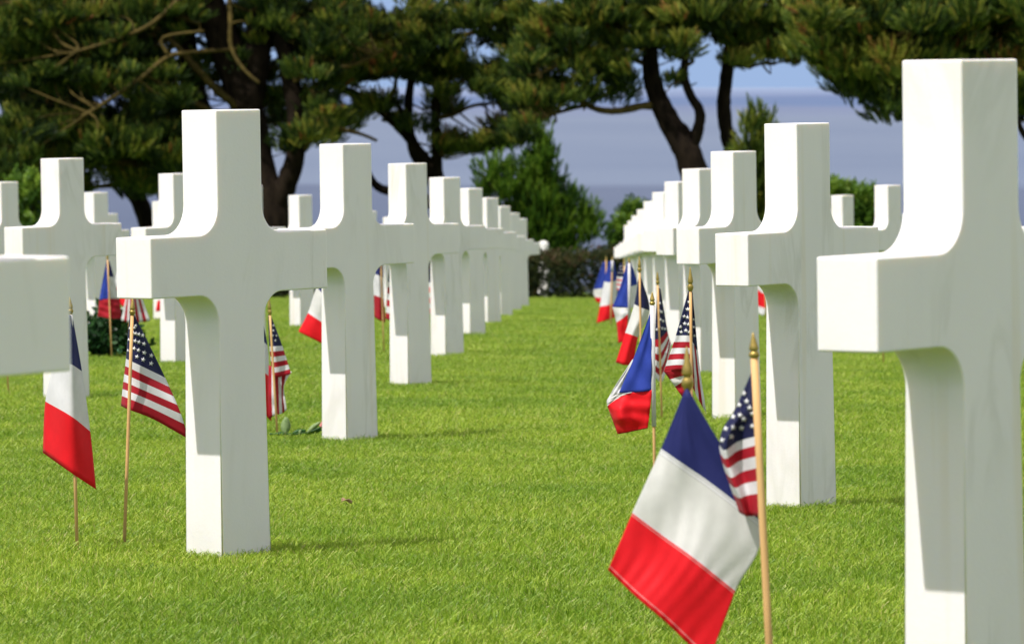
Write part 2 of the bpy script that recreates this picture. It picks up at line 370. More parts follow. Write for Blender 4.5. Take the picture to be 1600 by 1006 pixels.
CROSS_LABELS = [
 ('L', -1, 'blurred white marble cross arm entering close to the camera beside a tricolour flag'),
 ('L', 0, 'big sharp white marble cross with a starred flag at its left, amber streaked side'),
 ('L', 1, 'white marble cross standing just behind the pink rose laid on the grass'),
 ('L', 2, 'white marble cross directly beyond the rose cross, left of the grass aisle'),
 ('L', 3, 'white marble cross third beyond the big sharp cross, left of the grass aisle'),
 ('L', 4, 'white marble cross fourth beyond the big sharp cross, left of the grass aisle'),
 ('L', 5, 'white marble cross fifth beyond the big sharp cross, left of the grass aisle'),
 ('L', 6, 'small distant white cross sixth beyond the big sharp cross, left of the aisle'),
 ('L', 7, 'small distant white cross last but one of the row left of the aisle'),
 ('L', 8, 'last white cross of the row left of the aisle, its arm pointing at the hedge'),
 ('R', 0, 'largest white marble cross, out of focus behind the big tricolour flag'),
 ('R', 1, 'white marble cross between the largest cross and the starred flags, right of the aisle'),
 ('R', 2, 'white marble cross second beyond the largest blurred cross, right of the aisle'),
 ('R', 3, 'white marble cross third beyond the largest blurred cross, right of the aisle'),
 ('R', 4, 'white marble cross fourth beyond the largest blurred cross, right of the aisle'),
 ('R', 5, 'white marble cross fifth beyond the largest blurred cross, right of the aisle'),
 ('R', 6, 'small white cross sixth beyond the largest blurred cross, right of the aisle'),
 ('R', 7, 'small white cross seventh beyond the largest blurred cross, right of the aisle'),
 ('R', 8, 'small white cross eighth beyond the largest blurred cross, right of the aisle'),
 ('R', 9, 'tiny white cross last but one of the row right of the aisle'),
 ('R', 10, 'tiny white cross at the very end of the row right of the aisle'),
 ('A', 1, 'white marble cross with a yellow veined side rising behind the blurred near arm'),
 ('A', 2, 'white marble cross right beside the dark leafy grave plant, half behind the big sharp cross'),
 ('A', 3, 'white cross almost wholly hidden behind the stem of the big sharp cross'),
 ('A', 4, 'white cross in the gap between the big sharp cross and the rose cross'),
 ('A', 6, 'sliver of a far white cross beside the stem of the rose cross'),
 ('A', 7, 'far white cross peeping over the right arm of the rose cross'),
 ('B', 2, 'white cross cut by the frame beside the low green bush'),
 ('B', 3, 'white cross seen over the right arm of the yellow veined cross'),
 ('B', 4, 'white cross stem peeping out behind the cross beside the leafy grave plant'),
 ('C', 5, 'tiny far white cross below the tree branches, beyond the yellow veined cross'),
 ('S', 3, 'white cross arm at the frame edge just behind the largest blurred cross'),
 ('S', 5, 'white cross top between the largest blurred cross and the bright green bush'),
 ('S', 6, 'small white cross top in front of the bright green bush, on its left'),
 ('S', 7, 'far white cross hidden behind the stem right of the aisle, beside a small striped flag'),
 ('T', 9, 'far white cross whose arm tip shows beside the largest blurred cross'),
]
for col, j, lab in CROSS_LABELS:
    x, y = cross_at(col, j)
    o = bpy.data.objects.new('marble_cross', CROSS); COL.objects.link(o)
    jit = random.uniform(-.006, .006)
    wn = o.modifiers.new('shading', 'WEIGHTED_NORMAL'); wn.mode = 'FACE_AREA'; wn.weight = 90; wn.keep_sharp = False
    o.matrix_world = Matrix.Translation((x, y, ground(y))) @ Matrix.Rotation(-LEAN, 4, 'Y') @ Matrix.Rotation(PHI+jit, 4, 'Z')
    tag(o, lab, 'cross', 'white marble grave crosses in rows')

# ------------------------------------------------------------------ flags on sticks
def cr(p0, p1, p2, p3, t):
    return .5*((2*p1)+(-p0+p2)*t+(2*p0-5*p1+4*p2-p3)*t*t+(-p0+3*p1-3*p2+p3)*t**3)
class Patch:
    """cloth surface lofted through control rows; each control point is (px, py, depth in m)"""
    def __init__(s, rows, bands, across=False, n=14, stars=None, wave=.004, wrinkle=0):
        s.wr = wrinkle
        s.ts = [r[0] for r in rows]; m = max(len(r[1]) for r in rows); s.across = across; s.bands = bands; s.n = n; s.stars = stars; s.wave = wave; s.ph = random.random()*6
        s.rows = []
        for t, pts in rows:
            pts = np.array([(p[0], p[1], p[2] if len(p) > 2 else 0) for p in pts], float)
            q = np.linspace(0, len(pts)-1, m); a = np.array([[np.interp(v, range(len(pts)), pts[:, k]) for k in range(3)] for v in q]); s.rows.append(a)
    def ev(s, u, t):
        def alongrow(a):
            m = len(a)-1; x = min(max(u, 0), 1)*m; i = min(int(x), m-1); f = x-i
            return cr(a[max(i-1, 0)] if i > 0 else 2*a[0]-a[1], a[i], a[i+1], a[i+2] if i+2 <= m else 2*a[m]-a[m-1], f)
        P = [alongrow(a) for a in s.rows]; k = len(P)-1
        i = 0
        while i < k-1 and t > s.ts[i+1]: i += 1
        f = (t-s.ts[i])/(s.ts[i+1]-s.ts[i])
        p = cr(P[i-1] if i > 0 else 2*P[0]-P[1], P[i], P[i+1], P[i+2] if i+2 <= k else 2*P[k]-P[k-1], f)
        wv = s.wave*(math.sin(9*u+5*t+s.ph)+.6*math.sin(17*t-6*u+s.ph*2))*min(1, 3*t)
        if s.wr: wv += s.wr*math.sin(46*u+7*math.sin(5*t+3*u))*(.35+.65*math.sin(11*t+4*u)**2)*min(1, 4*t)
        p = p.copy(); p[2] += wv
        return p
def star_pts(r):
    return [((r if k % 2 == 0 else r*.40)*math.sin(math.pi*k/5), -(r if k % 2 == 0 else r*.40)*math.cos(math.pi*k/5)) for k in range(10)]
def cloth_mesh(patches, Y, org, mats):
    V, Fc, MI = [], [], []
    def put(p, off=0):
        v = at(p[0], p[1], Y); d = v - Vector((0, 0, HC)); d *= (1 + (p[2]+off)/Y)   # depth offset along the line of sight
        V.append(tuple(Vector((0, 0, HC)) + d - org)); return len(V)-1
    for pa in patches:
        if not pa.across:
            tt, mm = [], []
            for t0, t1, c in pa.bands:
                k = max(1, int(round((t1-t0)*26))); 
                for q in range(k): tt.append(t0+(t1-t0)*q/k); mm.append(c)
            tt.append(pa.bands[-1][1]); uu = np.linspace(0, 1, pa.n+1); cm = None
        else:
            uu, cm = [], []
            for t0, t1, c in pa.bands:
                k = 2
                for q in range(k): uu.append(t0+(t1-t0)*q/k); cm.append(c)
            uu.append(pa.bands[-1][1]); tt = np.linspace(pa.ts[0], pa.ts[-1], 17); mm = None
        idx = [[put(pa.ev(u, t)) for u in uu] for t in tt]
        for i in range(len(tt)-1):
            for k in range(len(uu)-1):
                Fc.append((idx[i][k], idx[i][k+1], idx[i+1][k+1], idx[i+1][k])); MI.append(mats.index(mm[i] if mm else cm[k]))
        for (u, t, r, rot) in (pa.stars or []):
            e = 1e-3; p = pa.ev(u, t); J = np.array([(pa.ev(u+e, t)-p)[:2]/e, (pa.ev(u, t+e)-p)[:2]/e]).T
            try: Ji = np.linalg.inv(J)
            except Exception: continue
            for off in (-.0016, .0016):
                ids = []
                for dx, dy in [(0, 0)]+star_pts(r):
                    c, s_ = math.cos(rot), math.sin(rot); q = Ji @ np.array([dx*c-dy*s_, dx*s_+dy*c])
                    ids.append(put(pa.ev(min(max(u+q[0], 0), 1), min(max(t+q[1], 0), pa.ts[-1])), off))
                for k in range(10):
                    Fc.append((ids[0], ids[1+k], ids[1+(k+1) % 10])); MI.append(mats.index(STAR))
    me = bpy.data.meshes.new('cloth'); me.from_pydata(V, [], Fc); me.polygons.foreach_set('material_index', MI); me.update()
    return me
def finial_mesh(L, R):
    b = .30*L
    prof = [(0.0001, -.004), (R*.62, -.003), (R*.70, 0), (R*.95, b*.25), (R*1.05, b*.5), (R*.9, b*.78), (R*.55, b), (R*.85, b*1.06), (R*.92, b*1.2), (R*.78, b*1.7), (R*.55, L*.66), (R*.3, L*.86), (R*.1, L*.98), (.0001, L)]
    return lathe(prof, 16)
POLES = {}
def flag(label, Y, top, base, patches, fin=(.045, .0085), sleeve=None, pr=.0048, fing='small flags on wooden sticks at the crosses'):
    """top = pixel of the finial tip, base = pixel x at the ground"""
    T = at(top[0], top[1], Y); g = ground(Y)
    bx = at(base, 503, Y).x
    root = empty('flag', (bx, Y, g)); tag(root, label, 'flag', fing); org = Vector((bx, Y, g))
    dirv = (T-org).normalized(); L = (T-org).length
    tb = Tube(); tb.add([dirv*-.05, dirv*(L*.35), dirv*(L*.7), dirv*(L-fin[0]+.004)], [pr]*4, 10)
    link('pole', tb.mesh('pole'), WOOD, root, True)
    fo = link('finial', finial_mesh(*fin), GOLD, root, True); fo.location = dirv*(L-fin[0]); fo.rotation_euler = dirv.to_track_quat('Z', 'Y').to_euler()
    if sleeve:
        s0, s1 = sleeve
        sb = Tube(); sb.add([dirv*(L*s0), dirv*(L*(s0+s1)/2), dirv*(L*s1)], [pr*1.5]*3, 10, .06); link('sleeve', sb.mesh('sleeve'), WHITE, root, True)
    mats = [BLUE, DBLUE, NAVY, WHITE, CREAM, RED, CRIMSON, STAR, SEAM, PINKSEAM]
    used = [m for m in mats if any(m in [b[2] for b in p.bands] for p in patches) or (m is STAR and any(p.stars for p in patches))]
    me = cloth_mesh(patches, Y, org, used)
    c = link('cloth', me, used, root, True)
    sol = c.modifiers.new('thickness', 'SOLIDIFY'); sol.thickness = .0009; sol.offset = 0
    return root
def tri(b=BLUE, w=WHITE, r=RED): return [(0, 1/3, b), (1/3, 2/3, w), (2/3, 1, r)]
def stripes(t0, t1, n, first=WHITE, second=CRIMSON):
    return [(t0+(t1-t0)*i/n, t0+(t1-t0)*(i+1)/n, first if i % 2 == 0 else second) for i in range(n)]
def starfield(us, ts, r, rot=0, stag=True):
    out = []
    for i, t in enumerate(ts):
        for k, u in enumerate(us):
            uu = u + (.5*(us[1]-us[0]) if (i % 2 and stag and len(us) > 1) else 0)
            if .04 < uu < .97: out.append((uu, t, r*(.75+.25*min(1, t/.35)), rot))
    return out

# left of the aisle
flag('tricolour flag hanging limp under the blurred near cross arm, red end lowest', 13.6, (109, 464), 119,
     [Patch([(0, [(105.5, 492, 0), (109.5, 492, -.008), (113.5, 496, 0)]), (1/3, [(86, 563, .05), (109, 568, -.012), (128, 580, .03)]), (2/3, [(71, 627, .08), (111, 650, -.014), (141, 674, .05)]), (1, [(67, 707, .09), (112, 739, -.012), (150, 764, .06)])],
            tri(DBLUE, WHITE, RED), n=22)], sleeve=(.86, .93))
flag('starred and striped flag blowing right under the arm of the big sharp cross', 13.8, (207.5, 466), 193,
     [Patch([(0, [(204, 486, .02), (207, 486, .012), (209.5, 492, .02)]), (.27, [(200, 522, .05), (206, 524, .016), (229, 530, .05)]), (.54, [(197, 560, .07), (205, 564, .016), (258, 590, .08)]), (.80, [(192, 604, .08), (203.5, 608, .016), (281, 642, .06)]), (1, [(189, 634, .07), (202, 640, .016), (240, 655, .04), (295, 686, .08)])],
            [(0, .54, NAVY)]+stripes(.54, .96, 6)+[(.96, 1, CRIMSON)], n=24,
            stars=starfield([.50, .64, .78, .92], [.24, .32, .40, .47], 4.0, .25)+[(.72, .15, 3, .2), (.60, .18, 3.2, .2), (.18, .2, 2.5, 0), (.16, .33, 2.8, 0), (.17, .45, 2.8, 0)])])
flag('starred and striped flag behind the big sharp cross, standing by the rose', 20.45, (420, 463), 433,
     [Patch([(0, [(419, 492, .02), (421, 492, .015), (423, 492, .02)]), (.5, [(421, 541, .03), (427, 541, .02), (441, 540, .05)]), (1, [(426, 588, .03), (432, 590, .03), (455, 584, .04)])], [(0, .5, NAVY)]+stripes(.5, 1, 6),
            stars=starfield([.55, .85], [.17, .25, .33, .41], 2.3, .2)),
      Patch([(0, [(420, 570, .05), (429, 575, .05), (440, 583, .06), (456, 580, .04)]), (.5, [(419, 615, .05), (430, 618, .03), (440, 616, .07), (444, 603, .05)]), (1, [(420, 655, .06), (431, 648, .04), (441, 646, .07), (448, 640, .06)])], stripes(0, 1, 6, CRIMSON, WHITE), across=True)], fin=(.075, .0085))
flag('tricolour flag mostly hidden behind the big sharp cross, white and red edge beside the rose', 20.7, (404, 470), 412,
     [Patch([(0, [(403, 490), (405, 490), (407, 490)]), (1/3, [(398, 525, .03), (408, 530), (418, 540, .03)]), (2/3, [(396, 570, .05), (410, 580), (421, 588, .03)]), (1, [(396, 625, .05), (412, 645), (424, 658, .04)])], tri(DBLUE))])
flag('tricolour flag streaming left from behind the rose cross', 27.0, (518, 412), 524,
     [Patch([(0, [(512, 425), (516, 427), (520, 430)]), (1/3, [(495, 449, .03), (508, 463), (520, 474, .03)]), (2/3, [(481, 489, .05), (501, 502), (522, 516, .03)]), (1, [(466, 518, .06), (486, 528, .02), (504, 537, .03), (523, 546, .04)])],
            [(0, 1/3, DBLUE), (1/3, .62, CREAM), (.62, 2/3, WHITE), (2/3, 1, RED)])])
flag('narrow tricolour flag hanging between the rose cross and the next cross', 33.9, (594, 388), 600,
     [Patch([(0, [(591, 396), (594, 396, -.01), (596, 398)]), (1/3, [(583, 427, .04), (591, 430, -.012), (599, 434, .03)]), (2/3, [(584, 461, .04), (593, 464, -.012), (600, 468, .03)]), (1, [(585, 496, .04), (594, 501, -.01), (602, 504, .04)])], tri(DBLUE, WHITE, CRIMSON))])
flag('sliver of a striped flag behind the second cross beyond the big sharp one', 33.7, (612, 390), 616,
     [Patch([(0, [(610, 402), (613, 402)]), (.4, [(606, 440), (616, 442, .03)]), (1, [(602, 498, .03), (609, 500), (618, 498, .03)])], [(0, .4, NAVY)]+stripes(.4, 1, 6)), ])
flag('sliver of a starred flag showing between the third and fourth crosses', 40.0, (676, 392), 681,
     [Patch([(0, [(674, 402), (677, 402)]), (.4, [(670, 441, .02), (680, 442)]), (1, [(669, 490, .02), (684, 492)])], [(0, .4, NAVY)]+stripes(.4, 1, 6, WHITE, PINKSEAM))])
flag('tricolour flag on a stick in front of the dark leafy grave plant', 32.2, (167.5, 394), 174.5,
     [Patch([(0, [(166.5, 407, .01), (169, 407, .01)]), (.5, [(160, 440, .04), (170, 438, .012)]), (1, [(155, 469, .05), (172, 467, .012)])], [(0, 1, BLUE)], n=8),
      Patch([(0, [(168, 407, .012), (171, 408, .02)]), (.42, [(170, 432, .012), (178, 433, .05)]), (1, [(172, 467, .012), (187, 467, .06)])], [(0, .42, DBLUE), (.42, 1, CREAM)], n=8),
      Patch([(0, [(155, 469, .05), (172, 467, .012), (187, 467, .06)]), (1, [(153, 494, .06), (173, 498, .012), (190, 497, .06)])], [(0, 1, CRIMSON)], n=12)])
flag('tricolour flag tucked between the grave plant and the arm of the big sharp cross', 32.6, (200, 392), 203,
     [Patch([(0, [(196, 403), (200, 402)]), (1/3, [(184, 420, .04), (202, 425)]), (2/3, [(180, 448, .05), (200, 452)]), (1, [(186, 474, .05), (194, 480), (202, 482)])], tri())])
flag('striped flag spread beside the grave plant, under the near arm of the sharp cross', 31.6, (207, 394), 206,
     [Patch([(0, [(204, 415), (207, 415), (210, 415)]), (.45, [(197, 462, .02), (207, 458), (221, 462, .05)]), (1, [(189, 501, .04), (210, 505, .02), (235, 501, .07)])], [(i/9, (i+1)/9, CRIMSON if i % 2 else WHITE) for i in range(9)], across=True)])
flag('tiny red tip of a flag against the stem beyond the leafy grave plant', 48.9, (259, 420), 262,
     [Patch([(0, [(256, 430), (260, 430)]), (1/3, [(252, 445), (260, 448)]), (2/3, [(246, 470), (262, 468)]), (1, [(243, 487), (262, 484)])], tri(BLUE, WHITE, RED))])
flag('bare stick foot of a flag hidden behind the blurred near arm', 25.7, (4, 428), 12.5,
     [Patch([(0, [(3, 440), (7, 440)]), (1/3, [(-8, 470, .03), (14, 472)]), (2/3, [(-12, 505, .04), (16, 512)]), (1, [(-12, 540, .04), (18, 556)])], tri(BLUE))])
# right of the aisle
flag('large out of focus tricolour flag in front, its red end cut by the frame', 8.62, (1073, 541), 1089,
     [Patch([(0, [(1069, 612, -.008), (1073, 606, -.012), (1078, 612, -.010)]), (1/3, [(1032, 703, .004), (1068, 728, -.010), (1110, 757, -.018), (1187, 816, -.014)]), (2/3, [(988, 801, .010), (1038, 838, -.008), (1085, 872, -.024), (1149, 923, -.022)]), (1, [(950, 890, .006), (995, 933, -.014), (1045, 976, -.022), (1106, 1036, -.030)])],
            [(0, .325, DBLUE), (.325, .333, WHITE), (.333, .337, SEAM), (.337, .350, WHITE), (.350, .353, SEAM), (.353, .356, CREAM), (.356, .658, CREAM), (.658, .667, WHITE), (.667, .675, RED), (.675, .680, PINKSEAM), (.680, .975, RED), (.975, .98, PINKSEAM), (.98, 1, RED)], n=90, wave=.0045, wrinkle=.0009)], fin=(.074, .0105), pr=.0055)
flag('large starred flag on the out of focus wooden stick right of the big tricolour', 8.5, (1176.5, 519), 1212,
     [Patch([(0, [(1175, 580, .02), (1177, 579, .012)]), (.25, [(1151, 635, .05), (1166, 634, .025), (1180, 632, .012)]), (.5, [(1124, 695, .07), (1133, 703, .03), (1152, 690, .06), (1182, 681, .012)]), (1, [(1155, 800, .06), (1166, 806, .04), (1175, 806, .04), (1188, 806, .012)])],
            [(0, .5, NAVY)]+stripes(.5, .94, 6)+[(.94, 1, CRIMSON)], n=20,
            stars=[(u, t, 4.8, .1) for (u, t) in ((.10, .16), (.09, .24), (.10, .32), (.10, .40), (.12, .465), (.45, .22), (.40, .31), (.42, .39), (.72, .27), (.68, .36), (.72, .43), (.90, .33), (.5, .45), (.93, .44))])], fin=(.045, .0092), pr=.0068)
flag('blue and red folded flag on a white sleeved stick beside the aisle', 15.0, (1019, 456), 1024,
     [Patch([(0, [(1016, 489, .0), (1018, 489, 0)]), (.55, [(990, 560, .03), (1018, 553, -.004)]), (1, [(967, 614, .05), (993, 613, .02), (1018, 610, -.004)])], [(0, 1, BLUE)], n=14),
      Patch([(0, [(988, 562, .04), (991, 560, .035)]), (.5, [(963, 600, .06), (978, 590, .045)]), (1, [(948, 626, .07), (968, 614, .052)])], [(0, 1, WHITE)], n=6),
      Patch([(0, [(948, 626, .07), (966, 615, .052), (988, 612.5, .03)]), (1, [(949, 635, .06), (966, 622, .05), (986, 614, .03)])], [(0, 1, CREAM)], n=8),
      Patch([(0, [(949, 634, .06), (966, 622, .045), (986, 613.5, .03), (1018.5, 609, -.004)]), (.45, [(956, 653, .07), (970, 648, .0), (990, 640, .03), (1016, 637, -.004)]), (1, [(965, 678, .06), (978, 676, .03), (992, 673, .045), (1012, 669, .01)])], [(0, .97, RED), (.97, 1, CRIMSON)], n=16)],
     fin=(.040, .0085), sleeve=(.40, .94))
flag('tall starred flag draped both sides of its stick in front of the second right cross', 15.8, (1078.5, 417), 1083,
     [Patch([(0, [(1075.5, 455, .012), (1079, 455, .012)]), (.5, [(1056, 524, .05), (1068, 524, .03), (1079, 524, .012)]), (1, [(1037, 581, .07), (1058, 579, .04), (1081, 580, .012)])], [(0, .5, NAVY)]+stripes(.5, 1, 6), n=14,
            stars=[(u, t, 3.6, .08) for (u, t) in ((.72, .12), (.55, .2), (.8, .2), (.3, .28), (.66, .29), (.45, .36), (.8, .37), (.18, .4), (.30, .46), (.62, .44), (.9, .46))]),
      Patch([(0, [(1079, 455, .012), (1082, 456, .02)]), (1, [(1080, 530, .012), (1090, 548, .05)])], [(0, 1, NAVY)], n=6, stars=[(.7, .5, 2.5, .2), (.6, .65, 2.8, .2), (.65, .8, 2.8, .2)]),
      Patch([(0, [(1078, 528, .016), (1084, 538, .03), (1090, 547, .05)]), (.5, [(1079, 560, .016), (1088, 580, .03), (1096, 595, .05)]), (1, [(1080, 600, .016), (1092, 625, .04), (1104, 646, .06)])], stripes(0, 1, 4, CRIMSON, WHITE), across=True),
      Patch([(0, [(1037, 579.5, .07), (1058, 577.5, .04), (1081, 578.5, .012)]), (1, [(1069, 624, .06), (1074, 612, .05), (1082, 600, .02)])], [(0, .3, CRIMSON), (.3, .55, CREAM), (.55, 1, CRIMSON)], n=10)], fin=(.075, .0095))
flag('half hidden starred flag on a bare stick behind the white sleeved flag', 22.1, (1027, 423), 1034.5,
     [Patch([(0, [(1027, 449, .02), (1032, 451, .02)]), (.5, [(1023, 530, .03), (1031, 530, .015), (1043, 517, .05)]), (1, [(1024, 590, .03), (1034, 597, .015), (1042, 575, .04), (1049, 538, .05)])], [(0, .5, NAVY)]+stripes(.5, 1, 6, CRIMSON, WHITE), n=12,
            stars=[(u, t, 2.8, .2) for (u, t) in ((.6, .15), (.5, .22), (.75, .24), (.6, .31), (.82, .34), (.7, .41), (.88, .44), (.45, .38), (.2, .4))])], fin=(.06, .0085))
flag('dark blue and cream tricolour flag behind the blue and red folded one', 22.0, (999, 400), 1003,
     [Patch([(0, [(998, 433, .0), (1002, 433, 0)]), (1/3, [(991, 475, .03), (1003, 481, -.005), (1015, 485, .03)]), (2/3, [(977, 520, .04), (987, 523, .0), (997, 527, .03)]), (1, [(962, 566, .06), (975, 570, .02), (990, 570, .03)])], [(0, 1/3, NAVY), (1/3, 2/3, CREAM), (2/3, 1, RED)], n=12)], fin=(.07, .009))
flag('tricolour flag with a white sleeve and a crisp white fold, fourth flag down the aisle', 28.8, (983, 402), 984,
     [Patch([(0, [(980, 409), (983, 409)]), (.5, [(970, 445, .03), (982, 445)]), (1, [(957, 480, .05), (981, 481)])], [(0, 1, BLUE)], n=8),
      Patch([(0, [(983, 409), (986, 410)]), (.48, [(984, 448), (996, 444, .04)]), (1, [(985, 482), (994, 478, .04)])], [(0, .48, BLUE), (.48, 1, WHITE)], n=6),
      Patch([(0, [(957, 480, .05), (969, 481, .02), (982, 481)]), (.45, [(963, 504, .05), (972, 498, .0), (982, 490)]), (1, [(966, 536, .05), (973, 534, .02), (979, 530, .02)])], [(0, .3, CREAM), (.3, .45, WHITE), (.45, 1, RED)], n=8)], fin=(.035, .007), sleeve=(.45, .95), pr=.006)
flag('tiny starred flag squeezed between two tricolours at the aisle end', 35.6, (975, 403), 977,
     [Patch([(0, [(968, 412), (975, 410)]), (.5, [(964, 432), (976, 433)]), (1, [(963, 453), (974, 456)])], [(0, .5, NAVY)]+stripes(.5, 1, 6, WHITE, PINKSEAM), n=6, stars=starfield([.2, .45, .7], [.12, .24, .36], 1.2))], fin=(.05, .009))
flag('far tricolour flag with white sleeve, its bare stick foot showing on the grass', 45.0, (957, 400), 954,
     [Patch([(0, [(951, 409), (956, 408), (960, 410)]), (1/3, [(944, 440, .04), (953, 441), (964, 438, .03)]), (2/3, [(937, 479, .04), (949, 477), (963, 474, .03)]), (1, [(932, 505, .05), (946, 501), (961, 496, .03)])], tri(), n=10)], fin=(.04, .009), sleeve=(.78, .94), pr=.007)
flag('farthest tricolour flag beside the aisle end, blue fold over a thin white band', 54.0, (947, 400), 948,
     [Patch([(0, [(942, 410), (948, 409)]), (.55, [(928, 452, .04), (945, 450)]), (.78, [(929, 464, .04), (942, 466)]), (1, [(932, 472, .04), (941, 474)])], [(0, .55, BLUE), (.55, .78, CREAM), (.78, 1, RED)], n=8)], fin=(.04, .009), pr=.007)
flag('small red striped flag beside the stem of the cross left of the largest one', 50.7, (1193, 402), 1197.5,
     [Patch([(0, [(1183, 420), (1195, 418)]), (.3, [(1181, 442, .04), (1196, 447)]), (.62, [(1182, 458, .04), (1197, 468)]), (.9, [(1183, 480, .04), (1197, 484)]), (1, [(1184, 490, .04), (1193, 494)])], [(0, .05, NAVY), (.05, .5, WHITE), (.5, .86, RED), (.86, 1, WHITE)], n=8)], pr=.007)
flag('stick foot under the arm of the largest blurred cross, left of the pair', 30.8, (1374, 395), 1381,
     [Patch([(0, [(1373, 405), (1376, 405)]), (1/3, [(1364, 435, .04), (1384, 438)]), (2/3, [(1360, 470, .04), (1386, 476)]), (1, [(1358, 500, .04), (1387, 512)])], tri(), n=8)], pr=.0042)
flag('stick foot under the arm of the largest blurred cross, right of the pair', 30.9, (1404, 395), 1409.5,
     [Patch([(0, [(1403, 405), (1406, 405)]), (.45, [(1394, 445, .04), (1414, 448)]), (1, [(1388, 500, .04), (1418, 506)])], [(0, .45, NAVY)]+stripes(.45, 1, 6), n=8)], pr=.0042)

# ------------------------------------------------------------------ vegetation
def frames(D):
    D = D/np.linalg.norm(D, axis=1, keepdims=True)
    h = np.where(np.abs(D[:, 2:3]) < .9, np.array([[0, 0, 1.0]]), np.array([[1.0, 0, 0]]))
    A = np.cross(h, D); A /= np.linalg.norm(A, axis=1, keepdims=True); B = np.cross(D, A)
    return A, B, D
def shoot_template(nn, L, nl, nw, seed):
    """needles round a short twig along +z: triangles (nn*3, 3)"""
    r = np.random.default_rng(seed); V = []
    for i in range(nn):
        z = L*(i+.5)/nn; th = i*2.4+r.uniform(-.4, .4); pit = r.uniform(.38, .85)*(1-.5*i/nn); l = nl*r.uniform(.75, 1.15)
        d = np.array([math.cos(th)*math.sin(pit), math.sin(th)*math.sin(pit), math.cos(pit)]); s = np.array([-math.sin(th), math.cos(th), 0])*nw
        b = np.array([0, 0, z]); V += [b-s, b+s, b+d*l]
    return np.array(V)
def leaf_template(nn, L, ll, lw, seed):
    r = np.random.default_rng(seed); V = []
    for i in range(nn):
        z = L*(i+.5)/nn; th = i*2.4; pit = r.uniform(.5, 1.3); d = np.array([math.cos(th)*math.sin(pit), math.sin(th)*math.sin(pit), math.cos(pit)])
        s = np.cross(d, r.normal(size=3)); s /= np.linalg.norm(s); b = np.array([0, 0, z]); l = ll*r.uniform(.7, 1.2)
        V += [b, b+d*l*.5+s*lw, b+d*l, b, b+d*l, b+d*l*.5-s*lw]
    return np.array(V)
def scatter(name, P, D, S, tint, temps, m, parent):
    """one mesh: a shoot of needles at every point P growing along D"""
    P, D, S, tint = map(np.asarray, (P, D, S, tint)); A, B, D = frames(D.astype(float)); out, ti = [], []
    pick = rng.integers(0, len(temps), len(P)); ang = rng.uniform(0, 6.283, len(P))
    A2 = A*np.cos(ang)[:, None]+B*np.sin(ang)[:, None]; B2 = np.cross(D, A2)
    for k, T in enumerate(temps):
        s = pick == k
        if not s.any(): continue
        q = T[None]*S[s][:, None, None]
        w_ = P[s][:, None]+q[..., 0:1]*A2[s][:, None]+q[..., 1:2]*B2[s][:, None]+q[..., 2:3]*D[s][:, None]
        out.append(w_.reshape(-1, 3)); nt_ = len(T)//3
        tt = np.repeat(tint[s][:, None], nt_, 1)+rng.normal(0, .06, (s.sum(), nt_)); ti.append(np.repeat(tt.reshape(-1), 3))
    V = np.concatenate(out); t = np.clip(np.concatenate(ti), 0, 1)
    me = mesh_np(name, V, np.arange(len(V)).reshape(-1, 3), {'tint': t})
    return link(name, me, m, parent)
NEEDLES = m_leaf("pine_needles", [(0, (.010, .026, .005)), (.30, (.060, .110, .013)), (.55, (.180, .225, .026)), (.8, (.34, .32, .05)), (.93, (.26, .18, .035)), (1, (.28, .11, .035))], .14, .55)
SHRUBLEAF = m_leaf("shrub_leaves", [(0, (.012, .045, .008)), (.4, (.060, .140, .014)), (.7, (.170, .290, .024)), (1, (.28, .36, .05))], .35, .5)
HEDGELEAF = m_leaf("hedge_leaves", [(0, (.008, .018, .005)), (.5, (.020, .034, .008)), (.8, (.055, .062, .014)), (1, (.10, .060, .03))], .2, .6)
DARKLEAF = m_leaf("grave_plant_leaves", [(0, (.008, .028, .010)), (.5, (.018, .060, .016)), (.8, (.040, .11, .026)), (1, (.09, .18, .05))], .25, .35)
NT = [shoot_template(22, .20, .10, .0105, s) for s in range(5)]
NT_FAR = [shoot_template(16, .26, .18, .014, 20+s) for s in range(3)]
LT = [leaf_template(10, .16, .075, .020, 30+s) for s in range(4)]

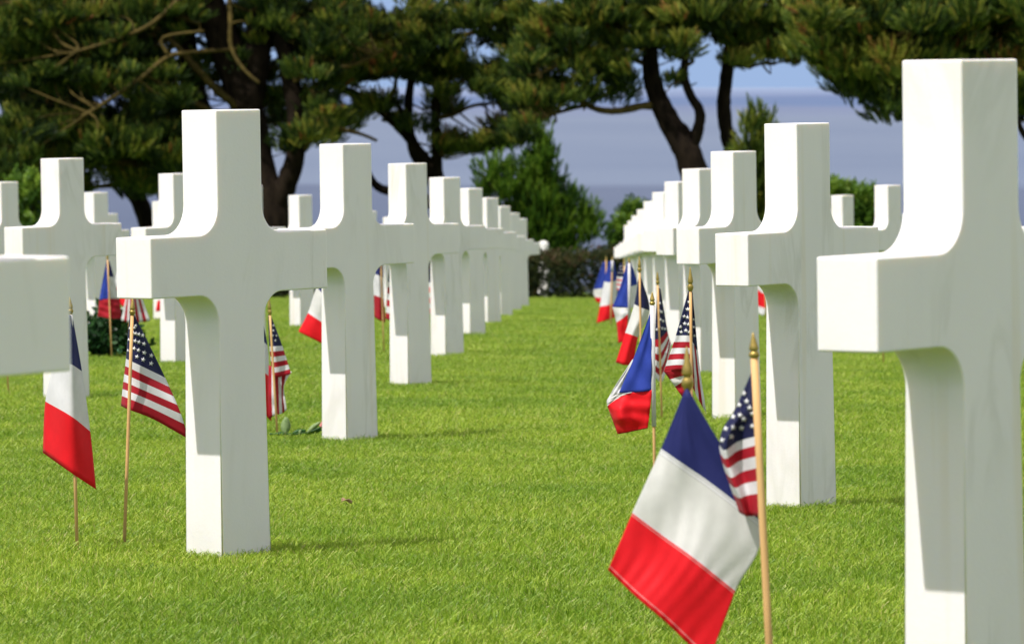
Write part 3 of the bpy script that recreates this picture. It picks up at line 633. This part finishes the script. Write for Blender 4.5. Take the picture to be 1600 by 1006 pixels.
def pine(label, Y, basepx, stems, limbs, clumps, upper, seed, rad_scale=1.0, dens=1.0, spread=1.5, tintbase=.34):
    """stems/limbs: lists of (px, py, radius px, depth m); clumps: ellipses (cx, cy, rx, ry, count) in pixels at the tree's distance"""
    r = np.random.default_rng(seed); ppm = F_PX/Y
    gz = ground(Y); bx = at(basepx, 400, Y).x; org = Vector((bx, Y, gz))
    root = empty('pine_tree', org); tag(root, label, 'tree', 'wind shaped pine trees along the cliff edge')
    def W(x, y, dz=0):
        p = at(x, y, Y); return np.array([p.x-org.x, dz, p.z-org.z])
    tb = Tube(); skel = []
    for st in stems:
        pts = [W(x, y, d) for x, y, rr, d in st]; rad = [rr/ppm*rad_scale for x, y, rr, d in st]
        if st[0][1] >= 455: pts[0][2] = -.3
        tb.add(pts, rad, 12, .09, 5)
        for a, b in zip(pts[:-1], pts[1:]):
            for k in range(4): skel.append(a+(b-a)*k/4)
    tw = Tube()
    for lb in limbs:
        pts = [W(x, y, d) for x, y, rr, d in lb]; rad = [rr/ppm for x, y, rr, d in lb]
        tw.add(pts, rad, 7, .12, 4)
        for a, b in zip(pts[:-1], pts[1:]):
            for k in range(5): skel.append(a+(b-a)*k/5)
    skel = np.array(skel)
    P, D, S, T = [], [], [], []
    for cl in clumps:
        cx, cy, rx, ry, n = cl[:5]; c = W(cx, cy, cl[5] if len(cl) > 5 else 0)
        for i in range(int(n*dens*1.0)):
            q = r.normal(size=3); q /= np.linalg.norm(q); q *= r.random()**.36*(1.25 if r.random() < .12 else 1)
            cc = c+np.array([q[0]*rx/ppm, q[1]*spread, q[2]*ry/ppm])
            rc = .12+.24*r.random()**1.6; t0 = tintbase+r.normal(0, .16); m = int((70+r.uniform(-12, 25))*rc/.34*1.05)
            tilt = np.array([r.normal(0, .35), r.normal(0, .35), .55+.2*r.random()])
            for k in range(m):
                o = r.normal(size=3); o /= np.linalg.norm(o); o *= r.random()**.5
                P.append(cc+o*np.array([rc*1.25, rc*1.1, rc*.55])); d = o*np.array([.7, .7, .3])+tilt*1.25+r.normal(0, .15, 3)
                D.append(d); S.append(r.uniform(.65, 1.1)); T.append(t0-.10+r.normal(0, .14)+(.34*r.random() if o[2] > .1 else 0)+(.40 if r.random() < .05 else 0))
            if len(skel) and r.random() < .55:
                dd = np.linalg.norm((skel-cc)*np.array([1, 1, 1.3]), axis=1)+np.where(skel[:, 2] > cc[2]+.5, .6, 0); s = skel[np.argmin(dd)]
                if dd.min() < 2.6:
                    mid = (s+cc)/2+np.array([r.normal(0, .1), r.normal(0, .1), r.normal(-.05, .08)])
                    tw.add([s, mid, cc], [.024, .016, .006], 5, .1, 3, False)
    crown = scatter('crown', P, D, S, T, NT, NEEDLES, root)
    P, D, S, T = [], [], [], []
    for cx, cy, rx, ry, n, rd in upper:
        c = W(cx, cy)
        for i in range(int(n*.75)):
            q = r.normal(size=3); q /= np.linalg.norm(q); q *= r.random()**.4
            cc = c+np.array([q[0]*rx/ppm, 0.5+q[1]*rd*.7, q[2]*ry/ppm]); t0 = tintbase+r.normal(0, .12)
            for k in range(16):
                o = r.normal(size=3); o /= np.linalg.norm(o)
                P.append(cc+o*np.array([.5, .5, .28])*r.random()**.5); D.append(o+np.array([0, 0, .8])); S.append(r.uniform(.8, 1.3)); T.append(t0)
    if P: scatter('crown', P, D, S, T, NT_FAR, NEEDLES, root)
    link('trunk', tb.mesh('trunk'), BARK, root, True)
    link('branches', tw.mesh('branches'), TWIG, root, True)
    return root

# the big dark pine on the left
pine('massive dark pine with several thick stems, behind the big sharp cross', 95, 425,
     [[(425, 480, 52, 0), (422, 400, 40, 0), (420, 330, 34, 0), (404, 260, 24, .1), (388, 180, 26, .2), (362, 100, 27, .2), (335, 30, 24, .1), (300, -80, 20, 0), (280, -220, 12, 0)],
      [(424, 330, 24, 0), (446, 292, 18, -.1), (462, 240, 15, -.2), (463, 180, 14, -.2), (452, 110, 15, -.1), (440, 40, 14, 0), (445, -100, 10, .3), (460, -230, 6, .3)],
      [(412, 310, 26, .1), (372, 250, 17, .4), (330, 205, 15, .6), (296, 130, 17, .8), (285, 40, 16, .8), (270, -120, 12, .8)],
      [(388, 180, 18, .1), (400, 100, 22, .2), (405, 20, 20, .2), (395, -120, 14, 0)]],
     [[(404, 262, 10, .2), (360, 232, 8, .1), (318, 222, 7, 0), (282, 236, 6, -.1), (250, 262, 5, -.2)], [(360, 232, 7, .1), (330, 180, 6, .1), (300, 160, 5, .0), (262, 158, 4, -.2), (225, 172, 3, -.3)], [(388, 180, 8, .2), (350, 150, 7, -.1), (318, 118, 6, -.3), (268, 62, 5, -.5), (225, 30, 4, -.6)],
      [(462, 240, 6, -.2), (490, 215, 5, -.3), (500, 180, 4, -.4), (488, 140, 3, -.5)], [(372, 78, 3.2, -.6), (310, 82, 3.2, -1.0), (270, 90, 4, -1.3), (235, 118, 4, -1.5), (190, 150, 3.5, -1.6), (140, 182, 3, -1.7)],
      [(300, -20, 4, -.7), (278, 8, 4, -1.1), (240, 42, 3.5, -1.4), (190, 64, 3.2, -1.5), (120, 85, 2.5, -1.6)],
      [(362, -10, 4, -.7), (364, 30, 4, -.9), (366, 75, 3.5, -1.0), (385, 108, 3, -1.1), (410, 130, 2.5, -1.2)],
      [(452, 130, 5, -.2), (500, 112, 4, -.5), (560, 100, 3.5, -.6), (600, 78, 2.5, -.7)],
      [(463, 205, 4.5, -.2), (510, 200, 4, -.3), (560, 208, 3, -.3), (590, 220, 2.5, -.3)],
      [(296, 130, 7, .8), (220, 170, 5, .6), (140, 200, 4, .3), (60, 205, 3, 0)],
      [(330, 40, 6, .1), (210, 10, 5, -.3), (110, -10, 4, -.6), (0, 10, 3, -.8)],
      [(270, 88, 3, -1.3), (262, 60, 2.5, -1.3), (325, 50, 2, -1.2)]],
     [(40, 40, 85, 60, 60), (150, 60, 100, 60, 85), (250, 25, 80, 45, 46, .3), (120, 120, 120, 35, 62), (450, 30, 110, 50, 56, .9), (345, 110, 60, 60, 30, 1.6), (220, 115, 60, 32, 28), (510, 55, 60, 60, 40),
      (60, 205, 85, 34, 46), (190, 215, 75, 42, 46), (265, 185, 45, 45, 26), (290, 235, 35, 40, 14), (130, 252, 50, 28, 16), (205, 268, 28, 26, 9), (245, 150, 60, 34, 22),
      (450, 165, 60, 50, 16, 1.2), (500, 170, 40, 24, 11), (510, 208, 40, 18, 6), (500, 120, 40, 22, 14), (30, 250, 50, 40, 22), (150, 220, 90, 34, 24), (240, 232, 36, 36, 14), (225, 292, 24, 20, 9), (100, 280, 40, 24, 11), (265, 275, 22, 26, 7), (470, 215, 40, 30, 7)],
     [(60, -90, 160, 70, 90, 2.6), (250, -110, 190, 80, 120, 3.0), (450, -90, 160, 70, 90, 2.6), (250, -260, 260, 90, 130, 3.2), (-120, 20, 120, 100, 50, 2.2)], 3, dens=1.4, spread=1.8, tintbase=.25)
pine('slanting thin stemmed pine at the frame edge, over the yellow veined cross', 98, 246,
     [[(246, 480, 15, 0), (240, 380, 15, 0), (222, 325, 14, 0), (198, 275, 12, .1), (172, 225, 10, .1), (140, 165, 9, .1), (90, 60, 8, 0), (60, -80, 6, 0)],
      [(205, 290, 8, 0), (228, 262, 6, .3), (262, 240, 5, .4), (300, 236, 4, .4)]],
     [[(172, 225, 5, 0), (120, 220, 4, -.3), (60, 232, 3, -.4), (10, 240, 3, -.5)], [(210, 300, 5, 0), (190, 290, 4, -.3), (150, 292, 3, -.4), (120, 300, 2, -.5)]],
     [(40, 240, 70, 30, 24), (110, 215, 60, 28, 22), (20, 275, 45, 25, 16), (215, 300, 28, 16, 7), (230, 255, 40, 28, 15), (60, 160, 70, 40, 30), (120, 90, 80, 50, 34), (20, 90, 50, 50, 24)],
     [(60, -60, 150, 80, 80, 2.4), (-60, 80, 80, 80, 30, 2)], 5, dens=1.2, spread=1.5, tintbase=.22)
pine('many limbed pine spreading above the left row, forked low behind the shrub', 100, 690,
     [[(690, 480, 20, 0), (688, 380, 17, 0), (684, 300, 15, 0), (676, 268, 14, 0), (655, 238, 8, 0), (630, 205, 8, -.1), (600, 176, 7.5, -.2), (560, 150, 7, -.3), (515, 132, 6, -.3)],
      [(678, 272, 10, 0), (650, 248, 8, .1), (640, 205, 7.5, .1), (638, 160, 7, .1), (645, 100, 6, 0), (650, 20, 6, 0), (640, -80, 5, 0)],
      [(682, 285, 11, 0), (682, 240, 8, -.1), (681, 190, 7, -.2), (683, 150, 7, -.2), (695, 90, 6, -.2), (705, 10, 5, 0), (710, -90, 4, 0)],
      [(686, 320, 12, 0), (640, 305, 8, -.2), (600, 296, 7, -.3), (582, 282, 6, -.3), (572, 258, 4, -.3)],
      [(655, 238, 5, .1), (625, 170, 4, .2), (602, 145, 3, .2)]],
     [[(683, 185, 4, -.2), (712, 178, 3.5, -.3), (740, 165, 3, -.4), (790, 160, 2, -.5)], [(600, 176, 4, -.2), (620, 120, 3, -.4), (585, 85, 2, -.5)],
      [(560, 150, 4, -.3), (545, 190, 3, -.6), (530, 215, 3, -.7)], [(700, 60, 4, 0), (760, 50, 3.5, -.4), (830, 60, 3, -.6)],
      [(640, 100, 4, 0), (590, 70, 3, -.5), (540, 60, 2.5, -.6)], [(683, 150, 4, -.2), (740, 120, 3, -.3), (800, 110, 3, -.4), (850, 130, 2, -.4)]],
     [(560, 50, 80, 45, 50), (650, 60, 80, 52, 62), (600, 105, 70, 30, 34), (690, 110, 60, 26, 26), (760, 30, 70, 35, 38), (830, 60, 50, 42, 32), (770, 130, 55, 32, 34), (820, 170, 40, 26, 18),
      (790, 210, 34, 26, 14), (752, 232, 26, 14, 7), (700, 165, 30, 20, 7), (600, 165, 40, 16, 7), (545, 190, 34, 16, 6), (640, 190, 40, 14, 4), (690, 215, 22, 14, 4), (715, 238, 24, 14, 5), (540, 100, 40, 40, 18)],
     [(600, -80, 160, 70, 90, 2.6), (780, -70, 140, 70, 70, 2.4), (690, -200, 200, 80, 80, 2.6)], 8, dens=1.05, spread=1.6, tintbase=.39)
pine('leaning pine with one long low limb standing out against the sea', 92, 1100,
     [[(1105, 480, 30, 0), (1100, 360, 26, 0), (1090, 290, 23, 0), (1072, 235, 22, 0), (1046, 190, 18, .05), (1027, 150, 15, .1), (1017, 110, 13.5, .1), (1014, 60, 12.5, .1), (1009, 0, 11, 0), (1000, -90, 9, 0), (990, -180, 6, 0)],
      [(1080, 232, 12, 0), (1091, 200, 9, -.1), (1093, 175, 8, -.1), (1079, 150, 7, -.15), (1068, 118, 7, -.2), (1070, 85, 6.5, -.2), (1062, 40, 6, -.1), (1070, -60, 5, 0)]],
     [[(1026, 165, 8, .1), (1004, 166, 6, 0), (980, 171, 5.5, -.1), (956, 174, 5.5, -.2), (930, 170, 5, -.2), (905, 156, 4.5, -.3), (890, 145, 3, -.3)],
      [(916, 164, 3.5, -.2), (885, 172, 3, -.3), (855, 182, 2.5, -.4), (833, 196, 2, -.5)],
      [(1017, 105, 5, .1), (985, 92, 4, 0), (955, 95, 3.5, -.2), (915, 88, 3.5, -.3), (875, 102, 3, -.4), (840, 118, 2, -.5)],
      [(1014, 60, 5, .1), (970, 40, 4, 0), (910, 30, 3, -.2)], [(1066, 108, 3, -.2), (1080, 98, 3, -.4), (1082, 94, 2, -.5)], [(1067, 125, 2.5, -.2), (1050, 132, 2, -.2), (1042, 136, 1.5, -.2)]],
     [(890, 40, 70, 42, 48), (960, 30, 70, 34, 38), (1030, 25, 60, 36, 34), (1085, 30, 50, 28, 24), (850, 95, 45, 34, 22), (905, 100, 50, 22, 15), (955, 108, 36, 16, 8), (1040, 75, 50, 18, 10),
      (830, 160, 36, 26, 14), (868, 148, 34, 16, 9), (915, 150, 22, 8, 3), (966, 150, 15, 9, 2), (978, 122, 14, 9, 2), (1046, 128, 14, 6, 2), (815, 205, 22, 24, 8), (920, 130, 18, 14, 2), (1060, 65, 20, 30, 6), (968, 70, 45, 18, 9)],
     [(900, -70, 120, 60, 60, 2.2), (1040, -80, 130, 60, 60, 2.2), (960, -180, 160, 70, 60, 2.2)], 13, spread=1.2, tintbase=.37)
pine('straight dark pine stem rising beside the leaning pine, small crown', 93, 1150,
     [[(1152, 480, 16, 0), (1150, 330, 15, 0), (1146, 250, 13, 0), (1135, 205, 11, 0), (1131, 160, 11, 0), (1136, 110, 10, 0), (1142, 60, 9.5, 0), (1140, 0, 9, 0), (1135, -100, 7, 0)]],
     [[(1140, 85, 5, 0), (1170, 70, 4, -.2), (1210, 55, 3, -.3), (1250, 45, 2, -.4)], [(1141, 45, 4, 0), (1110, 25, 3, -.2), (1080, 20, 2, -.4)], [(1139, 95, 3, 0), (1165, 105, 2.5, -.2), (1195, 98, 2, -.2)]],
     [(1175, 25, 60, 34, 36), (1190, 78, 42, 24, 20), (1235, 70, 40, 32, 20), (1120, 25, 40, 26, 16), (1165, 98, 20, 10, 5), (1250, 25, 40, 40, 20), (1150, 55, 24, 18, 7)],
     [(1160, -70, 120, 60, 60, 2.2), (1190, -170, 130, 60, 40, 2.2)], 17, spread=1.1, tintbase=.37)
pine('nearer bushy pine hanging its bright branches over the largest blurred cross', 78, 1720,
     [[(1720, 520, 34, 0), (1715, 380, 30, 0), (1690, 250, 26, .2), (1660, 120, 22, .4), (1640, 0, 18, .4), (1600, -140, 13, .2)],
      [(1700, 300, 14, 0), (1650, 260, 8, -.3), (1612, 226, 6, -.4), (1594, 208, 5, -.5), (1575, 170, 4, -.6)]],
     [[(1650, 60, 10, .4), (1560, 60, 8, .1), (1460, 55, 6, -.2), (1370, 70, 5, -.4), (1300, 90, 3, -.5), (1260, 80, 2, -.5)], [(1650, 30, 9, .4), (1500, 0, 7, .2), (1380, 10, 5, 0), (1290, 20, 3, 0)],
      [(1660, 130, 9, .3), (1580, 140, 6, 0), (1490, 135, 5, -.2), (1420, 140, 4, -.3), (1360, 150, 2.5, -.4)]],
     [(1330, 40, 70, 50, 62), (1440, 40, 90, 50, 84), (1560, 40, 90, 60, 84), (1350, 100, 60, 40, 42), (1440, 110, 80, 40, 62), (1550, 130, 70, 42, 56), (1360, 142, 32, 20, 14), (1410, 165, 30, 22, 12), (1290, 62, 40, 36, 28), (1300, 98, 22, 18, 10),
      (1600, 170, 30, 26, 12), (1325, 116, 16, 10, 5), (1275, 25, 30, 26, 16)],
     [(1400, -80, 160, 60, 80, 2.4), (1600, -80, 160, 70, 80, 2.6), (1500, -210, 220, 80, 80, 2.8), (1740, 60, 120, 110, 60, 2.4)], 19, dens=.95, spread=1.6, tintbase=.40)

def shrub(name, label, Y, ells, m, temps, seed, size=1.0, up=.9, group=None, cat='shrub', stem=True, tint=.45, depth=.8):
    r = np.random.default_rng(seed); ppm = F_PX/Y; cx0 = np.mean([e[0] for e in ells]); gz = ground(Y); org = Vector((at(cx0, 400, Y).x, Y, gz))
    root = empty(name, org); tag(root, label, cat, group)
    P, D, S, T = [], [], [], []; tb = Tube()
    for cx, cy, rx, ry, n, dz in ells:
        c = at(cx, cy, Y); c = np.array([c.x-org.x, dz, c.z-org.z])
        for i in range(n):
            q = r.normal(size=3); q /= np.linalg.norm(q); q *= r.random()**.5; t0 = tint+r.normal(0, .16)
            cc = c+q*np.array([rx/ppm, depth*max(.3, rx/ppm), ry/ppm])
            if cc[2] < .03: continue
            for k in range(9):
                o = r.normal(size=3)*.09*size; P.append(cc+o); D.append(q*.7+np.array([0, 0, up])+r.normal(0, .3, 3)); S.append(size*r.uniform(.7, 1.3)); T.append(t0+.1*q[2])
            if i % 5 == 0 and stem: tb.add([np.array([r.normal(0, .05), r.normal(0, .05), -.1]), cc*np.array([.35, .35, .6]), cc], [.03, .018, .005], 5, .1, 3, False)
    scatter('foliage', P, D, S, T, temps, m, root)
    if stem and tb.V: link('stems', tb.mesh('stems'), TWIG, root, True)
    return root
shrub('conical_shrub', 'green pointed shrub at the end of the left row, above the hedge', 91,
      [(851, 240, 10, 28, 22, 0), (848, 280, 24, 30, 44, 0), (850, 325, 44, 36, 90, 0), (862, 370, 48, 34, 84, 0), (800, 300, 30, 20, 26, -.2), (776, 272, 26, 14, 18, -.2), (918, 352, 18, 26, 22, -.1), (768, 298, 20, 26, 14, .2), (810, 350, 36, 44, 50, .2), (800, 410, 56, 36, 50, .1), (872, 410, 44, 30, 36, 0), (824, 258, 16, 16, 10, 0), (890, 320, 18, 24, 16, -.1)],
      SHRUBLEAF, NT, 31, .9, 1.2, tint=.47)
shrub('small_shrub', 'little green shrub above the hedge at the end of the right row', 92, [(985, 345, 16, 28, 22, 0), (972, 375, 26, 28, 34, 0), (1000, 390, 34, 34, 40, 0), (975, 420, 34, 30, 30, 0)], SHRUBLEAF, LT, 33, .9, 1.0, tint=.48)
shrub('young_pine', 'dark young pine between two crosses right of the aisle', 88, [(1185, 215, 10, 26, 12, 0), (1180, 260, 24, 30, 34, 0), (1188, 310, 34, 40, 60, 0), (1195, 370, 44, 50, 80, 0), (1200, 430, 50, 40, 60, 0)], NEEDLES, NT, 35, 1.3, 1.2, tint=.42, cat='tree')
shrub('low_bush', 'bright green bush behind the small cross tops on the right', 88, [(1345, 325, 34, 24, 50, 0), (1310, 318, 30, 24, 30, .2), (1350, 380, 60, 40, 90, 0), (1300, 400, 60, 50, 70, 0), (1400, 400, 60, 50, 60, .1), (1340, 440, 80, 30, 40, 0)], SHRUBLEAF, LT, 37, 1.0, .8, tint=.50)
shrub('low_bush', 'rounded yellow green bush at the frame edge left of the yellow veined cross', 88, [(45, 310, 30, 30, 50, 0), (40, 370, 60, 44, 90, 0), (0, 340, 50, 40, 50, 0), (60, 430, 70, 40, 60, 0)], SHRUBLEAF, LT, 39, .9, .8, tint=.46)
def hedge():
    r = np.random.default_rng(41); Y = 85.0; root = empty('hedge', (0, Y, ground(Y))); tag(root, 'long low dark hedge closing the lawn at the cliff edge', 'hedge')
    P, D, S, T = [], [], [], []
    for i in range(26000):
        x = r.uniform(-13, 13); top = .68+.07*math.sin(1.3*x)+.05*math.sin(3.7*x+1); u = r.random()
        if u < .55: y, z = -.45+r.normal(0, .07), r.uniform(.02, top)
        elif u < .85: y, z = r.uniform(-.45, .5), top+r.normal(0, .05)
        else: y, z = r.uniform(-.3, .5), r.uniform(.1, top)
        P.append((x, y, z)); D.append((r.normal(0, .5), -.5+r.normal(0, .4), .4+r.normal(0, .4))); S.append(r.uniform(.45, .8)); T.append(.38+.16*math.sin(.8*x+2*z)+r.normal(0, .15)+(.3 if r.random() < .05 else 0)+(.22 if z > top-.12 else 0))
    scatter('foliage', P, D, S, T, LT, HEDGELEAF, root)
hedge()
# leafy plant at the foot of a cross
def grave_plant():
    Y = 32.75; x0 = at(166, 500, Y).x; r = np.random.default_rng(43); root = empty('grave_plant', (x0, Y, ground(Y))); tag(root, 'dark leafy bouquet laid at the foot of a cross, behind a tricolour flag stick', 'bouquet')
    P, D, S, T = [], [], [], []
    for i in range(330):
        q = r.normal(size=3); q /= np.linalg.norm(q); q *= r.random()**.5; z = abs(q[2])*.25+.01
        P.append((q[0]*.20*(1.05-z), q[1]*.12, z*.95)); D.append(q+np.array([0, -.1, .6])); S.append(r.uniform(.5, .85)); T.append(.42+r.normal(0, .2))
    scatter('leaves', P, D, S, T, LT, DARKLEAF, root)
    tb = Tube()
    for k in range(12):
        a = r.uniform(-.17, .17); tb.add([(a*.3, 0, 0), (a*.7, r.normal(0, .04), .1), (a, r.normal(0, .05), .2)], [.004, .003, .002], 5, 0, 3, False)
    link('stems', tb.mesh('stems'), TWIG, root, True)
    # pale green round fruit tucked in front
    m = m_simple('pale_green_fruit', (.10, .30, .14), (.25, .48, .28), 8, .35, 0, .05)
    me = lathe([(.0001, -.017), (.009, -.015), (.015, -.008), (.0175, 0), (.015, .009), (.009, .015), (.003, .0155), (.0001, .014)], 16)
    b = link('fruit', me, m, root, True); b.location = (.10, -.15, .05)
grave_plant()
# cut rose lying on the lawn
def rose():
    Y = 20.3; g = ground(Y); x0 = at(470, 680, Y).x; root = empty('rose', (x0, Y, g)); tag(root, 'cut pink rose with pale leaves lying on the grass beside a cross', 'rose')
    px = lambda x, y, d=0: np.array([at(x, y, Y).x-x0, d, max(.012, at(x, y, Y).z-g)])
    gm = m_simple('rose_stem', (.015, .06, .012), (.03, .10, .02), 20, .5, 0, .1)
    tb = Tube(); tb.add([px(421, 682), px(440, 683), px(462, 678), px(485, 674), px(502, 667)], [.004, .004, .0038, .0036, .004], 7, .1, 4); link('stem', tb.mesh('stem'), gm, root, True)
    lm = m_leaf('pale_rose_leaf', [(0, (.22, .34, .12)), (1, (.36, .46, .22))], .35, .5); dm = m_leaf('dark_rose_leaf', [(0, (.015, .07, .012)), (1, (.04, .13, .025))], .25, .4)
    def leaf(tip, base, wid, m, bend, n=8):
        V, Fc = [], []; d = tip-base; L = np.linalg.norm(d); d /= L; s = np.cross(d, np.array([0, 1, .3])); s /= np.linalg.norm(s); nn = np.cross(s, d)
        for i in range(n+1):
            t = i/n; wv = wid*math.sin(math.pi*min(1, t*.93+.04))**.8*(1-.25*t)
            c = base+d*L*t+nn*bend*math.sin(math.pi*t)
            for k in (-1, 0, 1): V.append(c+s*wv*k+nn*(.006 if k == 0 else 0)*-1)
        for i in range(n):
            for k in range(2): a = i*3+k; Fc.append((a, a+1, a+4, a+3))
        o = link('leaf', mesh_np('leaf', V, Fc, {'tint': rng.random(len(V))}), m, root, True)
        so = o.modifiers.new('thickness', 'SOLIDIFY'); so.thickness = .0012
    leaf(px(447, 651), px(446, 681), .023, lm, .004); leaf(px(500, 659), px(480, 676), .012, lm, .004); leaf(px(478, 672), px(456, 681), .013, dm, .006); leaf(px(503, 671), px(478, 681), .014, dm, .01); leaf(px(428, 679), px(450, 682), .010, dm, .004); leaf(px(470, 671), px(468, 681), .008, lm, .002)
    pm = m_simple('rose_petals', (.62, .16, .18), (.78, .36, .34), 30, .6, 0, .1)
    r = np.random.default_rng(3); V, Fc = [], []; c = px(499.5, 665, -.02)
    ax = np.array([.9, 0, .25]); ax /= np.linalg.norm(ax); A = np.cross(ax, [0, 1, 0]); A /= np.linalg.norm(A); B = np.cross(ax, A)
    for layer, (rad, ln, npet) in enumerate(((.006, .034, 3), (.012, .036, 5), (.018, .034, 5))):
        for p_ in range(npet):
            th0 = 2*math.pi*(p_+.37*layer)/npet; b0 = len(V); nu, nv = 6, 6
            for i in range(nu):
                for j in range(nv):
                    t = j/(nv-1); a = th0+(i/(nu-1)-.5)*2*math.pi/npet*1.45; rr = rad*(math.sin(t*1.9)*.95+.12+(.25*t*t if layer == 2 else 0))
                    V.append(c+ax*(ln*t*(1-.12*abs(i/(nu-1)-.5)*2))+(A*math.cos(a)+B*math.sin(a))*rr)
            for i in range(nu-1):
                for j in range(nv-1): a = b0+i*nv+j; Fc.append((a, a+1, a+nv+1, a+nv))
    link('bloom', mesh_np('bloom', V, Fc), pm, root, True)
rose()
def fallen_leaf():
    p = at(540, 795, 15.2); Y = 15.2
    # where that sight line meets the lawn
    for _ in range(40):
        p = at(540, 795, Y); Y += (p.z-ground(Y))*6 if p.z > ground(Y) else (p.z-ground(Y))*6
    m = m_simple('dry_leaf', (.32, .18, .10), (.52, .36, .22), 40, .7, 0, .2); V, Fc = [], []
    for i in range(9):
        t = i/8
        for k in (-1, -.5, 0, .5, 1): V.append(((t-.5)*.05, k*.014*math.sin(math.pi*(.06+.88*t)), .030+.010*k*k+.006*math.sin(5*t+k)))
    for i in range(8):
        for k in range(4): a = i*5+k; Fc.append((a, a+1, a+6, a+5))
    o = link('fallen_leaf', mesh_np('fallen_leaf', V, Fc), m, None, True); o.location = (p.x, Y, ground(Y)); o.rotation_euler = (.15, .1, .5); o.scale = (.75, .75, .75)
    s = o.modifiers.new('thickness', 'SOLIDIFY'); s.thickness = .0012
    tag(o, 'curled brown dry leaf lying on the lawn right of the big sharp cross', 'leaf')
fallen_leaf()

def stone_post():
    Y = 88.5; p = at(849.5, 376, Y); g = ground(Y); m = m_simple('white_stone', (.62, .60, .56), (.80, .78, .74), 6, .7, 0, .2)
    h = p.z-g; r = .095
    me = lathe([(r*1.15, -.1), (r*1.15, h*.12), (r, h*.14), (r, h-.10), (r*.95, h-.06), (r*.75, h-.025), (r*.4, h-.005), (.0001, h)], 18)
    o = link('stone_post', me, m, None, True); o.location = (p.x, Y, g); tag(o, 'small round topped white stone post behind the hedge, below the pointed shrub', 'post')
stone_post()
